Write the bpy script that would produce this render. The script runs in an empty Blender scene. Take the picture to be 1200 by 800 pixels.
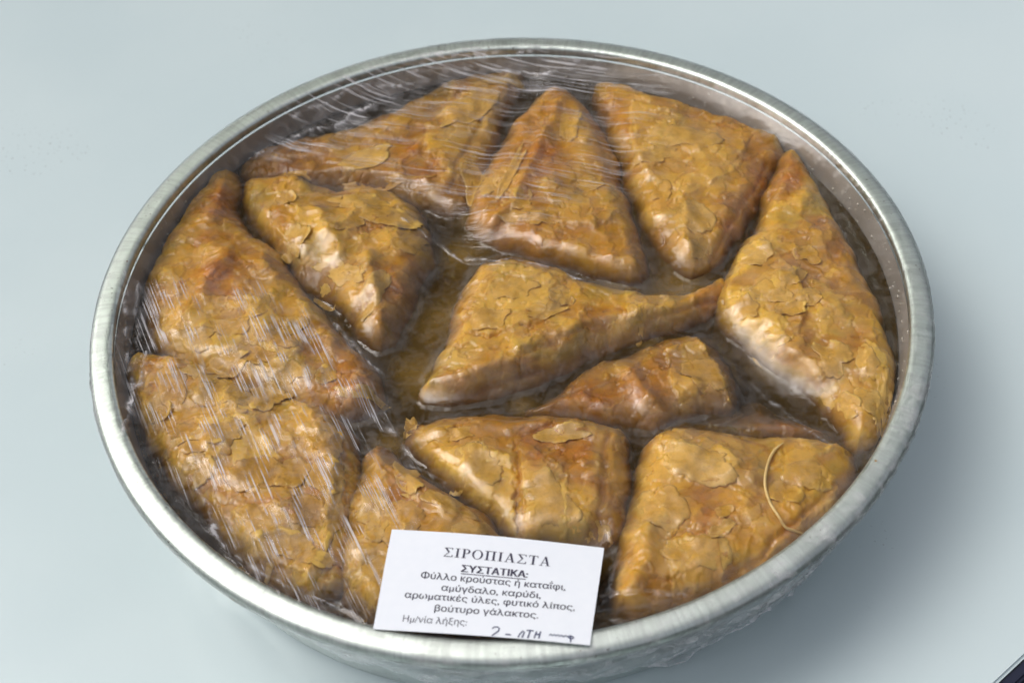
import bpy, bmesh, math, random
import numpy as np
from mathutils import Matrix, Vector
from mathutils.geometry import tessellate_polygon

random.seed(7)
R_ = math.radians
scene = bpy.context.scene
COL = scene.collection

# ---------------------------------------------------------------- camera
EL, DIST, AX, AY, ROLL, FMM = R_(48.2353), 0.54925, 0.000524, -0.023135, R_(-3.9112), 55.0
F = FMM / 36.0
RIM_Z = 0.050
_aim = np.array([AX, AY, RIM_Z])
_D = np.array([0, math.cos(EL), -math.sin(EL)])
_pos = _aim - _D * DIST
_r0 = np.array([1.0, 0, 0]); _u0 = np.cross(_r0, _D)
_r = math.cos(ROLL) * _r0 + math.sin(ROLL) * _u0
_u = -math.sin(ROLL) * _r0 + math.cos(ROLL) * _u0
cam = bpy.data.cameras.new('camera'); camo = bpy.data.objects.new('camera', cam); COL.objects.link(camo)
cam.lens = FMM; cam.sensor_width = 36; cam.clip_start = 0.01; cam.clip_end = 200
m = Matrix(((_r[0], _u[0], -_D[0], _pos[0]), (_r[1], _u[1], -_D[1], _pos[1]), (_r[2], _u[2], -_D[2], _pos[2]), (0, 0, 0, 1)))
camo.matrix_world = m
cam.dof.use_dof = True; cam.dof.focus_distance = 0.545; cam.dof.aperture_fstop = 13
scene.camera = camo

# ---------------------------------------------------------------- sky and sun
SUN_EL, SUN_AZ = R_(56), R_(-70)          # azimuth measured from +Y towards +X
w = bpy.data.worlds.new('World'); scene.world = w; w.use_nodes = True
wn = w.node_tree.nodes; wl = w.node_tree.links
bg = wn['Background']
sky = wn.new('ShaderNodeTexSky'); sky.sky_type = 'NISHITA'; sky.sun_disc = False
sky.sun_elevation = SUN_EL; sky.sun_rotation = SUN_AZ
sky.air_density = 0.7; sky.dust_density = 6.0; sky.ozone_density = 0.4
hsv = wn.new('ShaderNodeHueSaturation'); hsv.inputs['Saturation'].default_value = .34   # hazy sky
wl.new(sky.outputs[0], hsv.inputs['Color']); wl.new(hsv.outputs[0], bg.inputs[0]); bg.inputs[1].default_value = 0.15
sun = bpy.data.lights.new('sun', 'SUN'); suno = bpy.data.objects.new('sun', sun); COL.objects.link(suno)
sun.energy = 0.52; sun.angle = R_(48); sun.color = (1.0, 0.97, 0.92)
sd_ = Vector((math.sin(SUN_AZ) * math.cos(SUN_EL), math.cos(SUN_AZ) * math.cos(SUN_EL), math.sin(SUN_EL)))
suno.rotation_euler = sd_.to_track_quat('Z', 'Y').to_euler()
scene.view_settings.view_transform = 'Standard'; scene.view_settings.look = 'None'
scene.view_settings.exposure = 0.14; scene.view_settings.gamma = 1
scene.view_settings.use_curve_mapping = False
scene.render.engine = 'CYCLES'
scene.cycles.use_denoising = True
scene.cycles.transparent_max_bounces = 24
scene.cycles.max_bounces = 8
scene.cycles.sample_clamp_indirect = 6

# ---------------------------------------------------------------- helpers
def un(px, py, z):
    """point of the photograph (1200x800) on the horizontal plane z"""
    d = _D + _r * (px - 600) / (1200 * F) - _u * (py - 400) / (1200 * F)
    return _pos + d * (z - _pos[2]) / d[2]

def unp(pts, z):
    return np.array([un(a, b, z)[:2] for a, b in pts])

def _hash(ix, iy, seed):
    n = (ix.astype(np.int64) * 374761393 + iy.astype(np.int64) * 668265263 + seed * 1442695041) & 0xffffffff
    n = ((n ^ (n >> 13)) * 1274126177) & 0xffffffff
    n = (n ^ (n >> 16)) & 0xffffffff
    return n / 4294967295.0

def perlin(x, y, seed=0):
    x0 = np.floor(x); y0 = np.floor(y); fx = x - x0; fy = y - y0
    u = fx * fx * fx * (fx * (fx * 6 - 15) + 10); v = fy * fy * fy * (fy * (fy * 6 - 15) + 10)
    def g(ix, iy, dx, dy):
        a = _hash(ix, iy, seed) * 2 * np.pi
        return np.cos(a) * dx + np.sin(a) * dy
    n00 = g(x0, y0, fx, fy); n10 = g(x0 + 1, y0, fx - 1, fy)
    n01 = g(x0, y0 + 1, fx, fy - 1); n11 = g(x0 + 1, y0 + 1, fx - 1, fy - 1)
    return ((n00 * (1 - u) + n10 * u) * (1 - v) + (n01 * (1 - u) + n11 * u) * v) * 1.5

def fbm(x, y, seed=0, octv=3):
    s = 0; a = 1; t = 0
    for k in range(octv):
        s = s + a * perlin(x * 2 ** k, y * 2 ** k, seed + 17 * k); t += a; a *= 0.5
    return s / t

def sstep(a, b, x):
    t = np.clip((x - a) / (b - a), 0, 1); return t * t * (3 - 2 * t)

def dist_poly(X, Y, P, closed=True):
    """distance to the polyline and inside mask"""
    d2 = np.full(X.shape, 1e9); ins = np.zeros(X.shape, bool); n = len(P)
    for i in range(n if closed else n - 1):
        ax, ay = P[i]; bx, by = P[(i + 1) % n]
        ex, ey = bx - ax, by - ay; L = ex * ex + ey * ey + 1e-18
        t = np.clip(((X - ax) * ex + (Y - ay) * ey) / L, 0, 1)
        d2 = np.minimum(d2, (X - ax - t * ex) ** 2 + (Y - ay - t * ey) ** 2)
        if closed:
            c = ((ay > Y) != (by > Y)) & (X < ex * (Y - ay) / (by - ay + 1e-18) + ax)
            ins ^= c
    return np.sqrt(d2), ins

def smooth_closed(P, it=2):
    P = np.array(P)
    for _ in range(it):
        Q = np.roll(P, -1, 0); P = np.stack([.75 * P + .25 * Q, .25 * P + .75 * Q], 1).reshape(-1, 2)
    return P

def link_mesh(name, verts, faces, mat, parent=None, smooth=True, attrs=None, origin=(0, 0, 0)):
    me = bpy.data.meshes.new(name)
    verts = np.asarray(verts, float) - np.array(origin)
    if isinstance(faces, np.ndarray):
        nf, k = faces.shape
        me.vertices.add(len(verts)); me.vertices.foreach_set('co', verts.ravel())
        me.loops.add(nf * k); me.loops.foreach_set('vertex_index', faces.ravel().astype(np.int32))
        me.polygons.add(nf); me.polygons.foreach_set('loop_start', np.arange(0, nf * k, k, dtype=np.int32))
        me.update(calc_edges=True); me.validate()
    else:
        me.from_pydata([tuple(v) for v in verts], [], faces)
    if smooth: me.polygons.foreach_set('use_smooth', [True] * len(me.polygons))
    for k_, v in (attrs or {}).items():
        if v.ndim == 1:
            a = me.attributes.new(k_, 'FLOAT', 'POINT'); a.data.foreach_set('value', v.astype(np.float32))
        else:
            a = me.attributes.new(k_, 'FLOAT_VECTOR', 'POINT'); a.data.foreach_set('vector', v.astype(np.float32).ravel())
    if mat: me.materials.append(mat)
    me.update()
    o = bpy.data.objects.new(name, me); COL.objects.link(o)
    if parent is not None: o.parent = parent
    return o

def tag(o, label=None, cat=None, group=None, kind=None):
    if label: o['label'] = label
    if cat: o['category'] = cat
    if group: o['group'] = group
    if kind: o['kind'] = kind
    return o

def empty(name, loc, label, cat, group=None):
    o = bpy.data.objects.new(name, None); COL.objects.link(o); o.location = loc; o.empty_display_size = .01
    return tag(o, label, cat, group)

def grid_faces(mask):
    """quads of a grid whose four corners are all in mask -> used vertex index map and faces"""
    ny, nx = mask.shape
    q = mask[:-1, :-1] & mask[1:, :-1] & mask[:-1, 1:] & mask[1:, 1:]
    j, i = np.nonzero(q); a = j * nx + i
    f = np.stack([a, a + 1, a + nx + 1, a + nx], 1)
    used = np.unique(f); mp = -np.ones(ny * nx, np.int64); mp[used] = np.arange(len(used))
    return used, mp[f]

# ---------------------------------------------------------------- node helpers
class NT:
    def __init__(self, name):
        self.m = bpy.data.materials.new(name); self.m.use_nodes = True
        self.t = self.m.node_tree; self.t.nodes.clear()
        self.out = self.t.nodes.new('ShaderNodeOutputMaterial')
    def n(self, typ, **kw):
        nd = self.t.nodes.new('ShaderNode' + typ)
        for k, v in kw.items():
            if k.startswith('_'): setattr(nd, k[1:], v)
        for k, v in kw.items():
            if not k.startswith('_'):
                s = nd.inputs[int(k[1:])] if (k[0] == 'i' and k[1:].isdigit()) else nd.inputs[k.replace('__', ' ')]
                self.put(s, v)
        return nd
    def put(self, s, v):
        if isinstance(v, bpy.types.NodeSocket): self.t.links.new(v, s)
        elif isinstance(v, bpy.types.Node): self.t.links.new(v.outputs[0], s)
        else: s.default_value = v
    def math(self, op, a, b=0.0, c=None, clamp=False):
        nd = self.t.nodes.new('ShaderNodeMath'); nd.operation = op; nd.use_clamp = clamp
        self.put(nd.inputs[0], a); self.put(nd.inputs[1], b)
        if c is not None: self.put(nd.inputs[2], c)
        return nd.outputs[0]
    def mix(self, f, a, b, blend='MIX'):
        nd = self.t.nodes.new('ShaderNodeMix'); nd.data_type = 'RGBA'; nd.blend_type = blend
        self.put(nd.inputs[0], f); self.put(nd.inputs[6], a); self.put(nd.inputs[7], b)
        return nd.outputs[2]
    def attr(self, name, vec=False):
        nd = self.t.nodes.new('ShaderNodeAttribute'); nd.attribute_name = name
        return nd.outputs['Vector' if vec else 'Fac']
    def noise(self, scale, vec=None, detail=3, rough=.5, dist=0, out=0):
        nd = self.t.nodes.new('ShaderNodeTexNoise'); nd.inputs['Scale'].default_value = scale
        nd.inputs['Detail'].default_value = detail; nd.inputs['Roughness'].default_value = rough
        nd.inputs['Distortion'].default_value = dist
        if vec is not None: self.put(nd.inputs['Vector'], vec)
        return nd.outputs[out]
    def ramp(self, f, a, b, va=0.0, vb=1.0):
        nd = self.t.nodes.new('ShaderNodeMapRange'); nd.interpolation_type = 'SMOOTHSTEP'
        self.put(nd.inputs[0], f); nd.inputs[1].default_value = a; nd.inputs[2].default_value = b
        nd.inputs[3].default_value = va; nd.inputs[4].default_value = vb
        return nd.outputs[0]
    def bump(self, h, dist, strength=1.0, normal=None):
        nd = self.t.nodes.new('ShaderNodeBump'); nd.inputs['Strength'].default_value = strength
        nd.inputs['Distance'].default_value = dist; self.put(nd.inputs['Height'], h)
        if normal is not None: self.put(nd.inputs['Normal'], normal)
        return nd.outputs[0]
    def coord(self):
        return self.t.nodes.new('ShaderNodeNewGeometry').outputs['Position']
    def mapping(self, vec, rot=(0, 0, 0), sc=(1, 1, 1)):
        nd = self.t.nodes.new('ShaderNodeMapping'); nd.inputs['Rotation'].default_value = rot
        nd.inputs['Scale'].default_value = sc; self.put(nd.inputs['Vector'], vec); return nd.outputs[0]
    def done(self, sh, vol=None):
        self.t.links.new(sh if isinstance(sh, bpy.types.NodeSocket) else sh.outputs[0], self.out.inputs[0])
        if vol is not None: self.t.links.new(vol.outputs[0], self.out.inputs[1])
        return self.m

# ---------------------------------------------------------------- materials
def mat_table():
    t = NT('pale_laminate'); p = t.coord()
    c = t.mix(t.ramp(t.noise(9, p, 3), .35, .65), (.595, .705, .725, 1), (.625, .73, .745, 1))
    spk = t.math('MULTIPLY', t.ramp(t.noise(700, p, 1), .68, .72), t.ramp(t.noise(11, p, 2), .60, .68))
    c = t.mix(t.math('MULTIPLY', spk, .6), c, (.2, .24, .24, 1))
    b = t.bump(t.noise(1500, p, 2), .00005, .4)
    r = t.ramp(t.noise(20, p, 4), .3, .7, .3, .38)
    bs = t.n('BsdfPrincipled', Base__Color=c, Roughness=r, Normal=b)
    bs.inputs['Coat Weight'].default_value = .8; bs.inputs['Coat Roughness'].default_value = .22; bs.inputs['Coat IOR'].default_value = 1.6
    return t.done(bs)

def mat_plain(name, col, rough=.5, metal=0, **kw):
    t = NT(name); p = t.coord()
    c = t.mix(t.noise(30, p, 3), tuple(x * .85 for x in col) + (1,), tuple(min(1, x * 1.1) for x in col) + (1,))
    return t.done(t.n('BsdfPrincipled', Base__Color=c, Roughness=rough, Metallic=metal))

def mat_metal(name, base, rough, tick, residue):
    t = NT(name); uv = t.attr('ruv', True); p = t.coord()
    streak = t.noise(1, t.mapping(uv, sc=(60, 2500, 1)), 3)              # brushed round the pan
    ticks = t.noise(1, t.mapping(uv, sc=(700, 50, 1)), 2)                # small cross ticks of the rolled rim
    blot = t.noise(60, p, 4, .6)
    c = t.mix(t.ramp(blot, .35, .7), base + (1,), tuple(x * .86 for x in base) + (1,))
    c = t.mix(t.math('MULTIPLY', t.ramp(ticks, .35, .6, 1, 0), tick * .45), c, tuple(x * .6 for x in base) + (1,))
    spots = t.math('MULTIPLY', t.ramp(t.noise(800, p, 0), .76, .80), t.ramp(t.noise(25, p, 1), .45, .6))
    c = t.mix(t.math('MULTIPLY', spots, .6), c, (.12, .09, .06, 1))
    rgh = t.math('ADD', t.ramp(streak, .2, .8, rough - .06, rough + .08), t.ramp(blot, .4, .7, 0, .08))
    h = t.math('ADD', t.math('MULTIPLY', streak, .35), t.math('MULTIPLY', ticks, tick))
    b = t.bump(h, .00012, .55)
    met = t.n('BsdfPrincipled', Base__Color=c, Roughness=rgh, Metallic=1.0, Normal=b)
    if not residue: return t.done(met)
    # dried syrup film, brownish, with pale sugar specks
    res = t.n('BsdfPrincipled', Base__Color=(.40, .37, .33, 1), Roughness=.4, Normal=t.bump(t.noise(500, p, 3), .0002, .4))
    f = t.ramp(t.noise(45, p, 4), .3, .7, .5, .85)
    mx = t.n('MixShader', i0=f, i1=met, i2=res)
    spec = t.math('MULTIPLY', t.ramp(t.noise(420, p, 1), .66, .71), t.ramp(t.noise(40, p, 2), .4, .6))
    wh = t.n('BsdfPrincipled', Base__Color=(.7, .68, .62, 1), Roughness=.5)
    return t.done(t.n('MixShader', i0=t.math('MULTIPLY', spec, .6), i1=mx, i2=wh))

def mat_phyllo(name, flake=False):
    t = NT(name); p = t.coord()
    wet, layer, tone, lite = t.attr('wet'), t.attr('layer'), t.attr('tone'), t.attr('lite')
    info = t.t.nodes.new('ShaderNodeObjectInfo').outputs['Random']
    n1 = t.noise(70, p, 4, .6); n2 = t.noise(260, p, 4, .65); n3 = t.noise(1400, p, 3, .6)
    pale, tan, amber, brown = (.74, .475, .075, 1), (.63, .36, .034, 1), (.46, .20, .011, 1), (.13, .058, .006, 1)
    if flake:
        c = t.mix(t.ramp(n1, .3, .7), (.74, .47, .080, 1), (.63, .35, .034, 1))
        c = t.mix(t.math('MULTIPLY', info, .5), c, (.74, .48, .09, 1))
        c = t.mix(t.math('MULTIPLY', tone, .7), c, amber)
        c = t.mix(t.math('MULTIPLY', lite, .8), c, (.74, .55, .25, 1))
    else:
        c = t.mix(t.ramp(layer, 0.1, .95), tan, pale)
        soak = t.math('MULTIPLY', t.ramp(t.noise(34, p, 3, .6, .8), .45, .55), t.math('SUBTRACT', 1.0, t.math('MULTIPLY', layer, .55)))
        c = t.mix(t.ramp(t.noise(55, t.mapping(p, sc=(1, 1, .3)), 3, .6), .52, .66, 0, .7), c, (.40, .285, .045, 1))
        c = t.mix(t.math('MULTIPLY', info, .35), c, amber)
        c = t.mix(t.math('MULTIPLY', soak, .85), c, t.mix(t.ramp(n2, .35, .65), amber, (.34, .14, .010, 1)))
        c = t.mix(t.math('MULTIPLY', t.ramp(n2, .5, .75), .2), c, brown)
        c = t.mix(t.math('MULTIPLY', lite, .55, clamp=True), c, (.76, .54, .17, 1))
        c = t.mix(t.math('MULTIPLY', tone, 1.25, clamp=True), c, t.mix(t.ramp(n2, .3, .7), (.54, .205, .012, 1), (.32, .11, .008, 1)))
        c = t.mix(t.math('MULTIPLY', wet, 1.15, clamp=True), c, brown)
    c = t.mix(t.math('MULTIPLY', t.ramp(n3, .55, .8), .25), c, brown)
    hgt = t.math('ADD', t.math('MULTIPLY', n2, 1.0), t.math('MULTIPLY', n3, .28))
    fine = t.bump(hgt, .0005, .35)
    coatn = t.bump(t.math('ADD', n2, t.math('MULTIPLY', t.noise(750, p, 3, .6), .3)), .0010, .38)
    rough = t.ramp(t.noise(180, p, 3), .35, .65, .42, .62)
    bs = t.n('BsdfPrincipled', Base__Color=c, Roughness=rough, Normal=fine)
    bs.inputs['Subsurface Weight'].default_value = .0 if flake else .20
    bs.inputs['Subsurface Radius'].default_value = (1.0, .5, .15); bs.inputs['Subsurface Scale'].default_value = .0026
    t.put(bs.inputs['Coat Weight'], t.ramp(t.noise(110, p, 2), .38, .60, .1, .75))
    bs.inputs['Coat Roughness'].default_value = .06; bs.inputs['Coat IOR'].default_value = 1.45
    t.put(bs.inputs['Coat Normal'], coatn)
    if flake:
        tl = t.n('BsdfTranslucent', Color=c)
        sheet = t.n('MixShader', i0=.10, i1=bs, i2=tl)
        return t.done(t.n('MixShader', i0=t.ramp(n2, .4, .7, .0, .22), i1=sheet, i2=t.n('BsdfTransparent', Color=(1, .93, .75, 1))))
    return t.done(bs)

def mat_syrup():
    t = NT('amber_syrup'); p = t.coord()
    h = t.math('ADD', t.noise(95, p, 3), t.math('MULTIPLY', t.noise(420, p, 2), .12))
    nrm = t.bump(h, .0012, .55)
    fr = t.n('Fresnel', IOR=1.45, Normal=nrm)
    gl = t.n('BsdfGlossy', Color=(1, 1, 1, 1), Roughness=.06, Normal=nrm)
    tr = t.n('BsdfTransparent', Color=(.97, .95, .9, 1))
    cloud = t.n('BsdfDiffuse', Color=(.27, .165, .034, 1))
    body = t.n('MixShader', i0=t.math('ADD', .16, t.math('MULTIPLY', t.attr('murk'), t.ramp(t.noise(60, p, 3), .25, .7, .35, .75))), i1=tr, i2=cloud)
    s = t.n('MixShader', i0=fr, i1=body, i2=gl)
    v = t.n('VolumeAbsorption', Color=(.72, .67, .10, 1), Density=560.0)
    return t.done(s, v)

DIR_A = un(255, 590, .045) - un(180, 400, .045)
DIR_B = un(560, 200, .045) - un(360, 172, .045)
def mat_film():
    t = NT('cling_film'); p = t.coord()
    mA, mB, hz = t.attr('streak_left'), t.attr('streak_top'), t.attr('haze_glare')
    def streak(dv, seed, across, along):
        a = math.atan2(dv[1], dv[0])
        v = t.mapping(p, rot=(0, 0, 0), sc=(1, 1, 1))
        nd = t.t.nodes.new('ShaderNodeVectorRotate'); nd.rotation_type = 'Z_AXIS'
        t.put(nd.inputs['Vector'], v); nd.inputs['Angle'].default_value = -a
        q = t.mapping(nd.outputs[0], sc=(along, across, seed))
        return t.noise(1, q, 2, .55), nd.outputs[0]
    sA, vA = streak(DIR_A, 11, 2000, 30); sB, vB = streak(DIR_B, 31, 2100, 24)
    pA = t.ramp(t.noise(1, t.mapping(vA, sc=(60, 120, 1)), 2), .46, .60)
    pB = t.ramp(t.noise(1, t.mapping(vB, sc=(45, 170, 1)), 2), .40, .55)
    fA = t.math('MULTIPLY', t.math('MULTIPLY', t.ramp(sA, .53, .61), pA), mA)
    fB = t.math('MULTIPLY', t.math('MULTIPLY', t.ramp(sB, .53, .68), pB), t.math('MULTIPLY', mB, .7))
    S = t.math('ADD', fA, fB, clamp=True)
    h = t.math('ADD', t.math('ADD', t.math('MULTIPLY', t.noise(70, p, 3), 1.6), t.math('MULTIPLY', t.noise(260, p, 3, .6, 1.2), .15)), t.math('MULTIPLY', S, .25))
    h = t.math('ADD', h, t.math('MULTIPLY', t.math('MULTIPLY', t.noise(1, t.mapping(vB, sc=(40, 500, 1)), 3), mB), .8))
    nrm = t.bump(h, .0012, .34)
    fr = t.n('Fresnel', IOR=1.42, Normal=nrm)
    gl = t.n('BsdfGlossy', Color=(1, 1, 1, 1), Roughness=.07, Normal=nrm)
    tr = t.n('BsdfTransparent', Color=(1, 1, 1, 1))
    base = t.n('MixShader', i0=t.math('MULTIPLY', fr, .95, clamp=True), i1=tr, i2=gl)
    whit = t.n('BsdfPrincipled', Base__Color=(.86, .84, .86, 1), Roughness=.25, Normal=nrm)
    crink = t.ramp(t.noise(150, p, 5, .7, 1.0), .42, .60)
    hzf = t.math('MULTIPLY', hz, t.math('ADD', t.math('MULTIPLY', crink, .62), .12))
    f = t.math('ADD', t.math('MULTIPLY', S, .5), hzf, clamp=True)  # whitened stretch marks, plus wrinkle highlights and crease glare painted in white
    return t.done(t.n('MixShader', i0=f, i1=base, i2=whit))

def mat_paper():
    t = NT('label_paper'); p = t.coord()
    c = t.mix(t.noise(300, p, 4), (.80, .84, .90, 1), (.86, .89, .94, 1))
    return t.done(t.n('BsdfPrincipled', Base__Color=c, Roughness=.55, Normal=t.bump(t.noise(900, p, 3), .00006, .3)))

M_TABLE = mat_table(); M_EDGE = mat_plain('navy_edge', (.012, .016, .04), .4); M_LEG = mat_plain('steel_leg', (.3, .32, .33), .35, 1)
M_GROUND = mat_plain('dark_paving', (.03, .035, .045), .8)
M_RIM = mat_metal('rolled_aluminium', (.86, .93, .87), .42, .8, False)
M_WALL = mat_metal('spun_aluminium', (.66, .70, .68), .36, .12, False)
M_INNER = mat_metal('syrup_stained_aluminium', (.60, .59, .56), .38, .1, True)
M_PHYLLO = mat_phyllo('phyllo_soaked'); M_FLAKE = mat_phyllo('phyllo_flake', True)
M_SYRUP = mat_syrup(); M_FILM = mat_film(); M_PAPER = mat_paper()
M_INK = mat_plain('print_ink', (.045, .04, .075), .6); M_PEN = mat_plain('pen_ink', (.03, .04, .12), .4)
M_DROP = None

# ---------------------------------------------------------------- table and ground
e0 = un(1168, 800, 0)[:2]; e1 = un(1200, 770, 0)[:2]
ed = (e1 - e0) / np.linalg.norm(e1 - e0); inn = np.array([-ed[1], ed[0]])
TH = .022
def tab_pt(a, b): return e0 + ed * a + inn * b
gr = link_mesh('ground', [(-60, -60, -.74), (60, -60, -.74), (60, 60, -.74), (-60, 60, -.74)], [(0, 1, 2, 3)], M_GROUND)
tag(gr, kind='structure')
TBL = empty('table', (0, 0, -.74), 'pale blue laminate table top with a dark edge under the round pan', 'table')
def slab(name, a0, a1, b0, b1, z0, z1, mat, bev=.002):
    bm = bmesh.new()
    vs = [bm.verts.new((*tab_pt(a, b), z)) for z in (z0, z1) for a, b in ((a0, b0), (a1, b0), (a1, b1), (a0, b1))]
    for f in ((3, 2, 1, 0), (4, 5, 6, 7), (0, 1, 5, 4), (1, 2, 6, 5), (2, 3, 7, 6), (3, 0, 4, 7)): bm.faces.new([vs[i] for i in f])
    bmesh.ops.bevel(bm, geom=bm.edges[:], offset=bev, segments=2, affect='EDGES')
    me = bpy.data.meshes.new(name); bm.to_mesh(me); bm.free(); me.materials.append(mat)
    o = bpy.data.objects.new(name, me); COL.objects.link(o); o.parent = TBL; o.location = (0, 0, .74)
    return o
slab('tabletop', -.75, .75, 0, .95, -TH, 0, M_TABLE, .001)
slab('edge_band', -.75, .75, -.0045, -.0003, -TH, -.0008, M_EDGE, .001)
for a in (-.68, .68):
    for b in (.07, .88):
        slab('leg', a - .02, a + .02, b - .02, b + .02, -.74, -TH - .0005, M_LEG)

# ---------------------------------------------------------------- tree added out of frame for dark green reflections and shade
t = NT('leaf'); p = t.coord()
M_LEAF = t.done(t.n('BsdfPrincipled', Base__Color=t.mix(t.noise(3, p, 2), (.045, .085, .03, 1), (.09, .14, .045, 1)), Roughness=.5))
M_BARK = mat_plain('bark', (.10, .08, .06), .9)
TREE = empty('added_tree', (-.9, 3.1, -.74), 'leafy green tree added out of view behind the table, for reflections and shade', 'tree')
tr_ = np.random.RandomState(5); tc = np.array([-1.1, 2.85, 3.0]); LV = []; 
for k in range(170):
    d_ = tr_.normal(size=3); d_ /= np.linalg.norm(d_); c_ = tc + d_ * np.array([2.3, 1.4, 2.1]) * tr_.rand() ** .4
    for j in range(110):
        q_ = c_ + tr_.normal(size=3) * .24; u1 = tr_.normal(size=3); u1 /= np.linalg.norm(u1); u2 = np.cross(u1, tr_.normal(size=3)); u2 /= np.linalg.norm(u2)
        L_ = .075; LV += [q_ - u1 * L_, q_ - u2 * L_ * .5, q_ + u1 * L_, q_ + u2 * L_ * .5]
crown = link_mesh('crown', LV, np.arange(len(LV)).reshape(-1, 4), M_LEAF, TREE, origin=(-.9, 3.1, -.74)); crown['kind'] = 'stuff'
TV, TF = [], []
for i_, (zz, rr_, xx) in enumerate([(-.74, .2, -.9), (-.5, .15, -.9), (.6, .12, -.88), (1.8, .09, -.8), (3.4, .03, -.75)]):
    for k in range(12): a_ = k * math.pi / 6; TV.append((xx + rr_ * math.cos(a_), 3.1 - .09 * i_ + rr_ * math.sin(a_), zz))
    if i_:
        for k in range(12): TF.append(((i_ - 1) * 12 + k, (i_ - 1) * 12 + (k + 1) % 12, i_ * 12 + (k + 1) % 12, i_ * 12 + k))
link_mesh('trunk', TV, TF, M_BARK, TREE, origin=(-.9, 3.1, -.74))

# ---------------------------------------------------------------- pan
def rscale(th):      # the pan is very slightly out of round
    return 1 + .0026 * np.cos(3 * th) + .0024 * np.sin(3 * th) - .0009 * np.sin(2 * th)
WALL0, WALL1 = (.1330, .0025), (.1423, .0462)
def wall_r(z): return WALL0[0] + (WALL1[0] - WALL0[0]) * (z - WALL0[1]) / (WALL1[1] - WALL0[1])
PAN = empty('round_pan', (0, 0, 0), 'round shallow aluminium baking pan with rolled rim holding the syrup pastries', 'pan')
def lathe(name, prof, mat, n=420, closed=False):
    th = np.linspace(0, 2 * np.pi, n, endpoint=False); prof = np.array(prof); k = len(prof)
    L = np.concatenate([[0], np.cumsum(np.hypot(*np.diff(prof, axis=0).T))])
    TT, I = np.meshgrid(th, np.arange(k), indexing='ij')
    rr = prof[I, 0] * rscale(TT); zz = prof[I, 1] + .00025 * np.sin(2 * TT + 1) * (prof[I, 1] > .03)
    V = np.stack([rr * np.cos(TT), rr * np.sin(TT), zz], -1).reshape(-1, 3)
    uv = np.stack([TT * .15, L[I], 0 * TT], -1).reshape(-1, 3)
    fs = []
    ii = np.arange(n); 
    for j in range(k - 1 if not closed else k):
        a = ii * k + j; b = ((ii + 1) % n) * k + j; c = ((ii + 1) % n) * k + (j + 1) % k; d = ii * k + (j + 1) % k
        fs.append(np.stack([a, b, c, d], 1))
    return link_mesh(name, V, np.concatenate(fs), mat, PAN, attrs={'ruv': uv})
def line(p, q, n): return [(p[0] + (q[0] - p[0]) * t, p[1] + (q[1] - p[1]) * t) for t in np.linspace(0, 1, n)]
# rolled rim: flattened bead
bead = []
for a in np.linspace(0, 2 * np.pi, 40, endpoint=False):
    ca, sa = math.cos(a), math.sin(a); ca = math.copysign(abs(ca) ** .62, ca); sa = math.copysign(abs(sa) ** .62, sa)
    bead.append((.14625 + .00415 * ca, .0482 + .0026 * sa - .0005 * ca))
lathe('rolled_rim', bead, M_RIM, closed=True)
lathe('pan_side', line((.1428, .0450), (.1342, .0035), 18) + [(.1334, .0012), (.1315, .0002), (.128, .0001)] + line((.12, .0001), (.001, .0001), 4), M_WALL)
lathe('pan_lining', [(.0005, .0012)] + line((.03, .0012), (.129, .0012), 4) + [(.1315, .0015), (.1327, .0022)] + line(WALL0, WALL1, 16), M_INNER)

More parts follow.
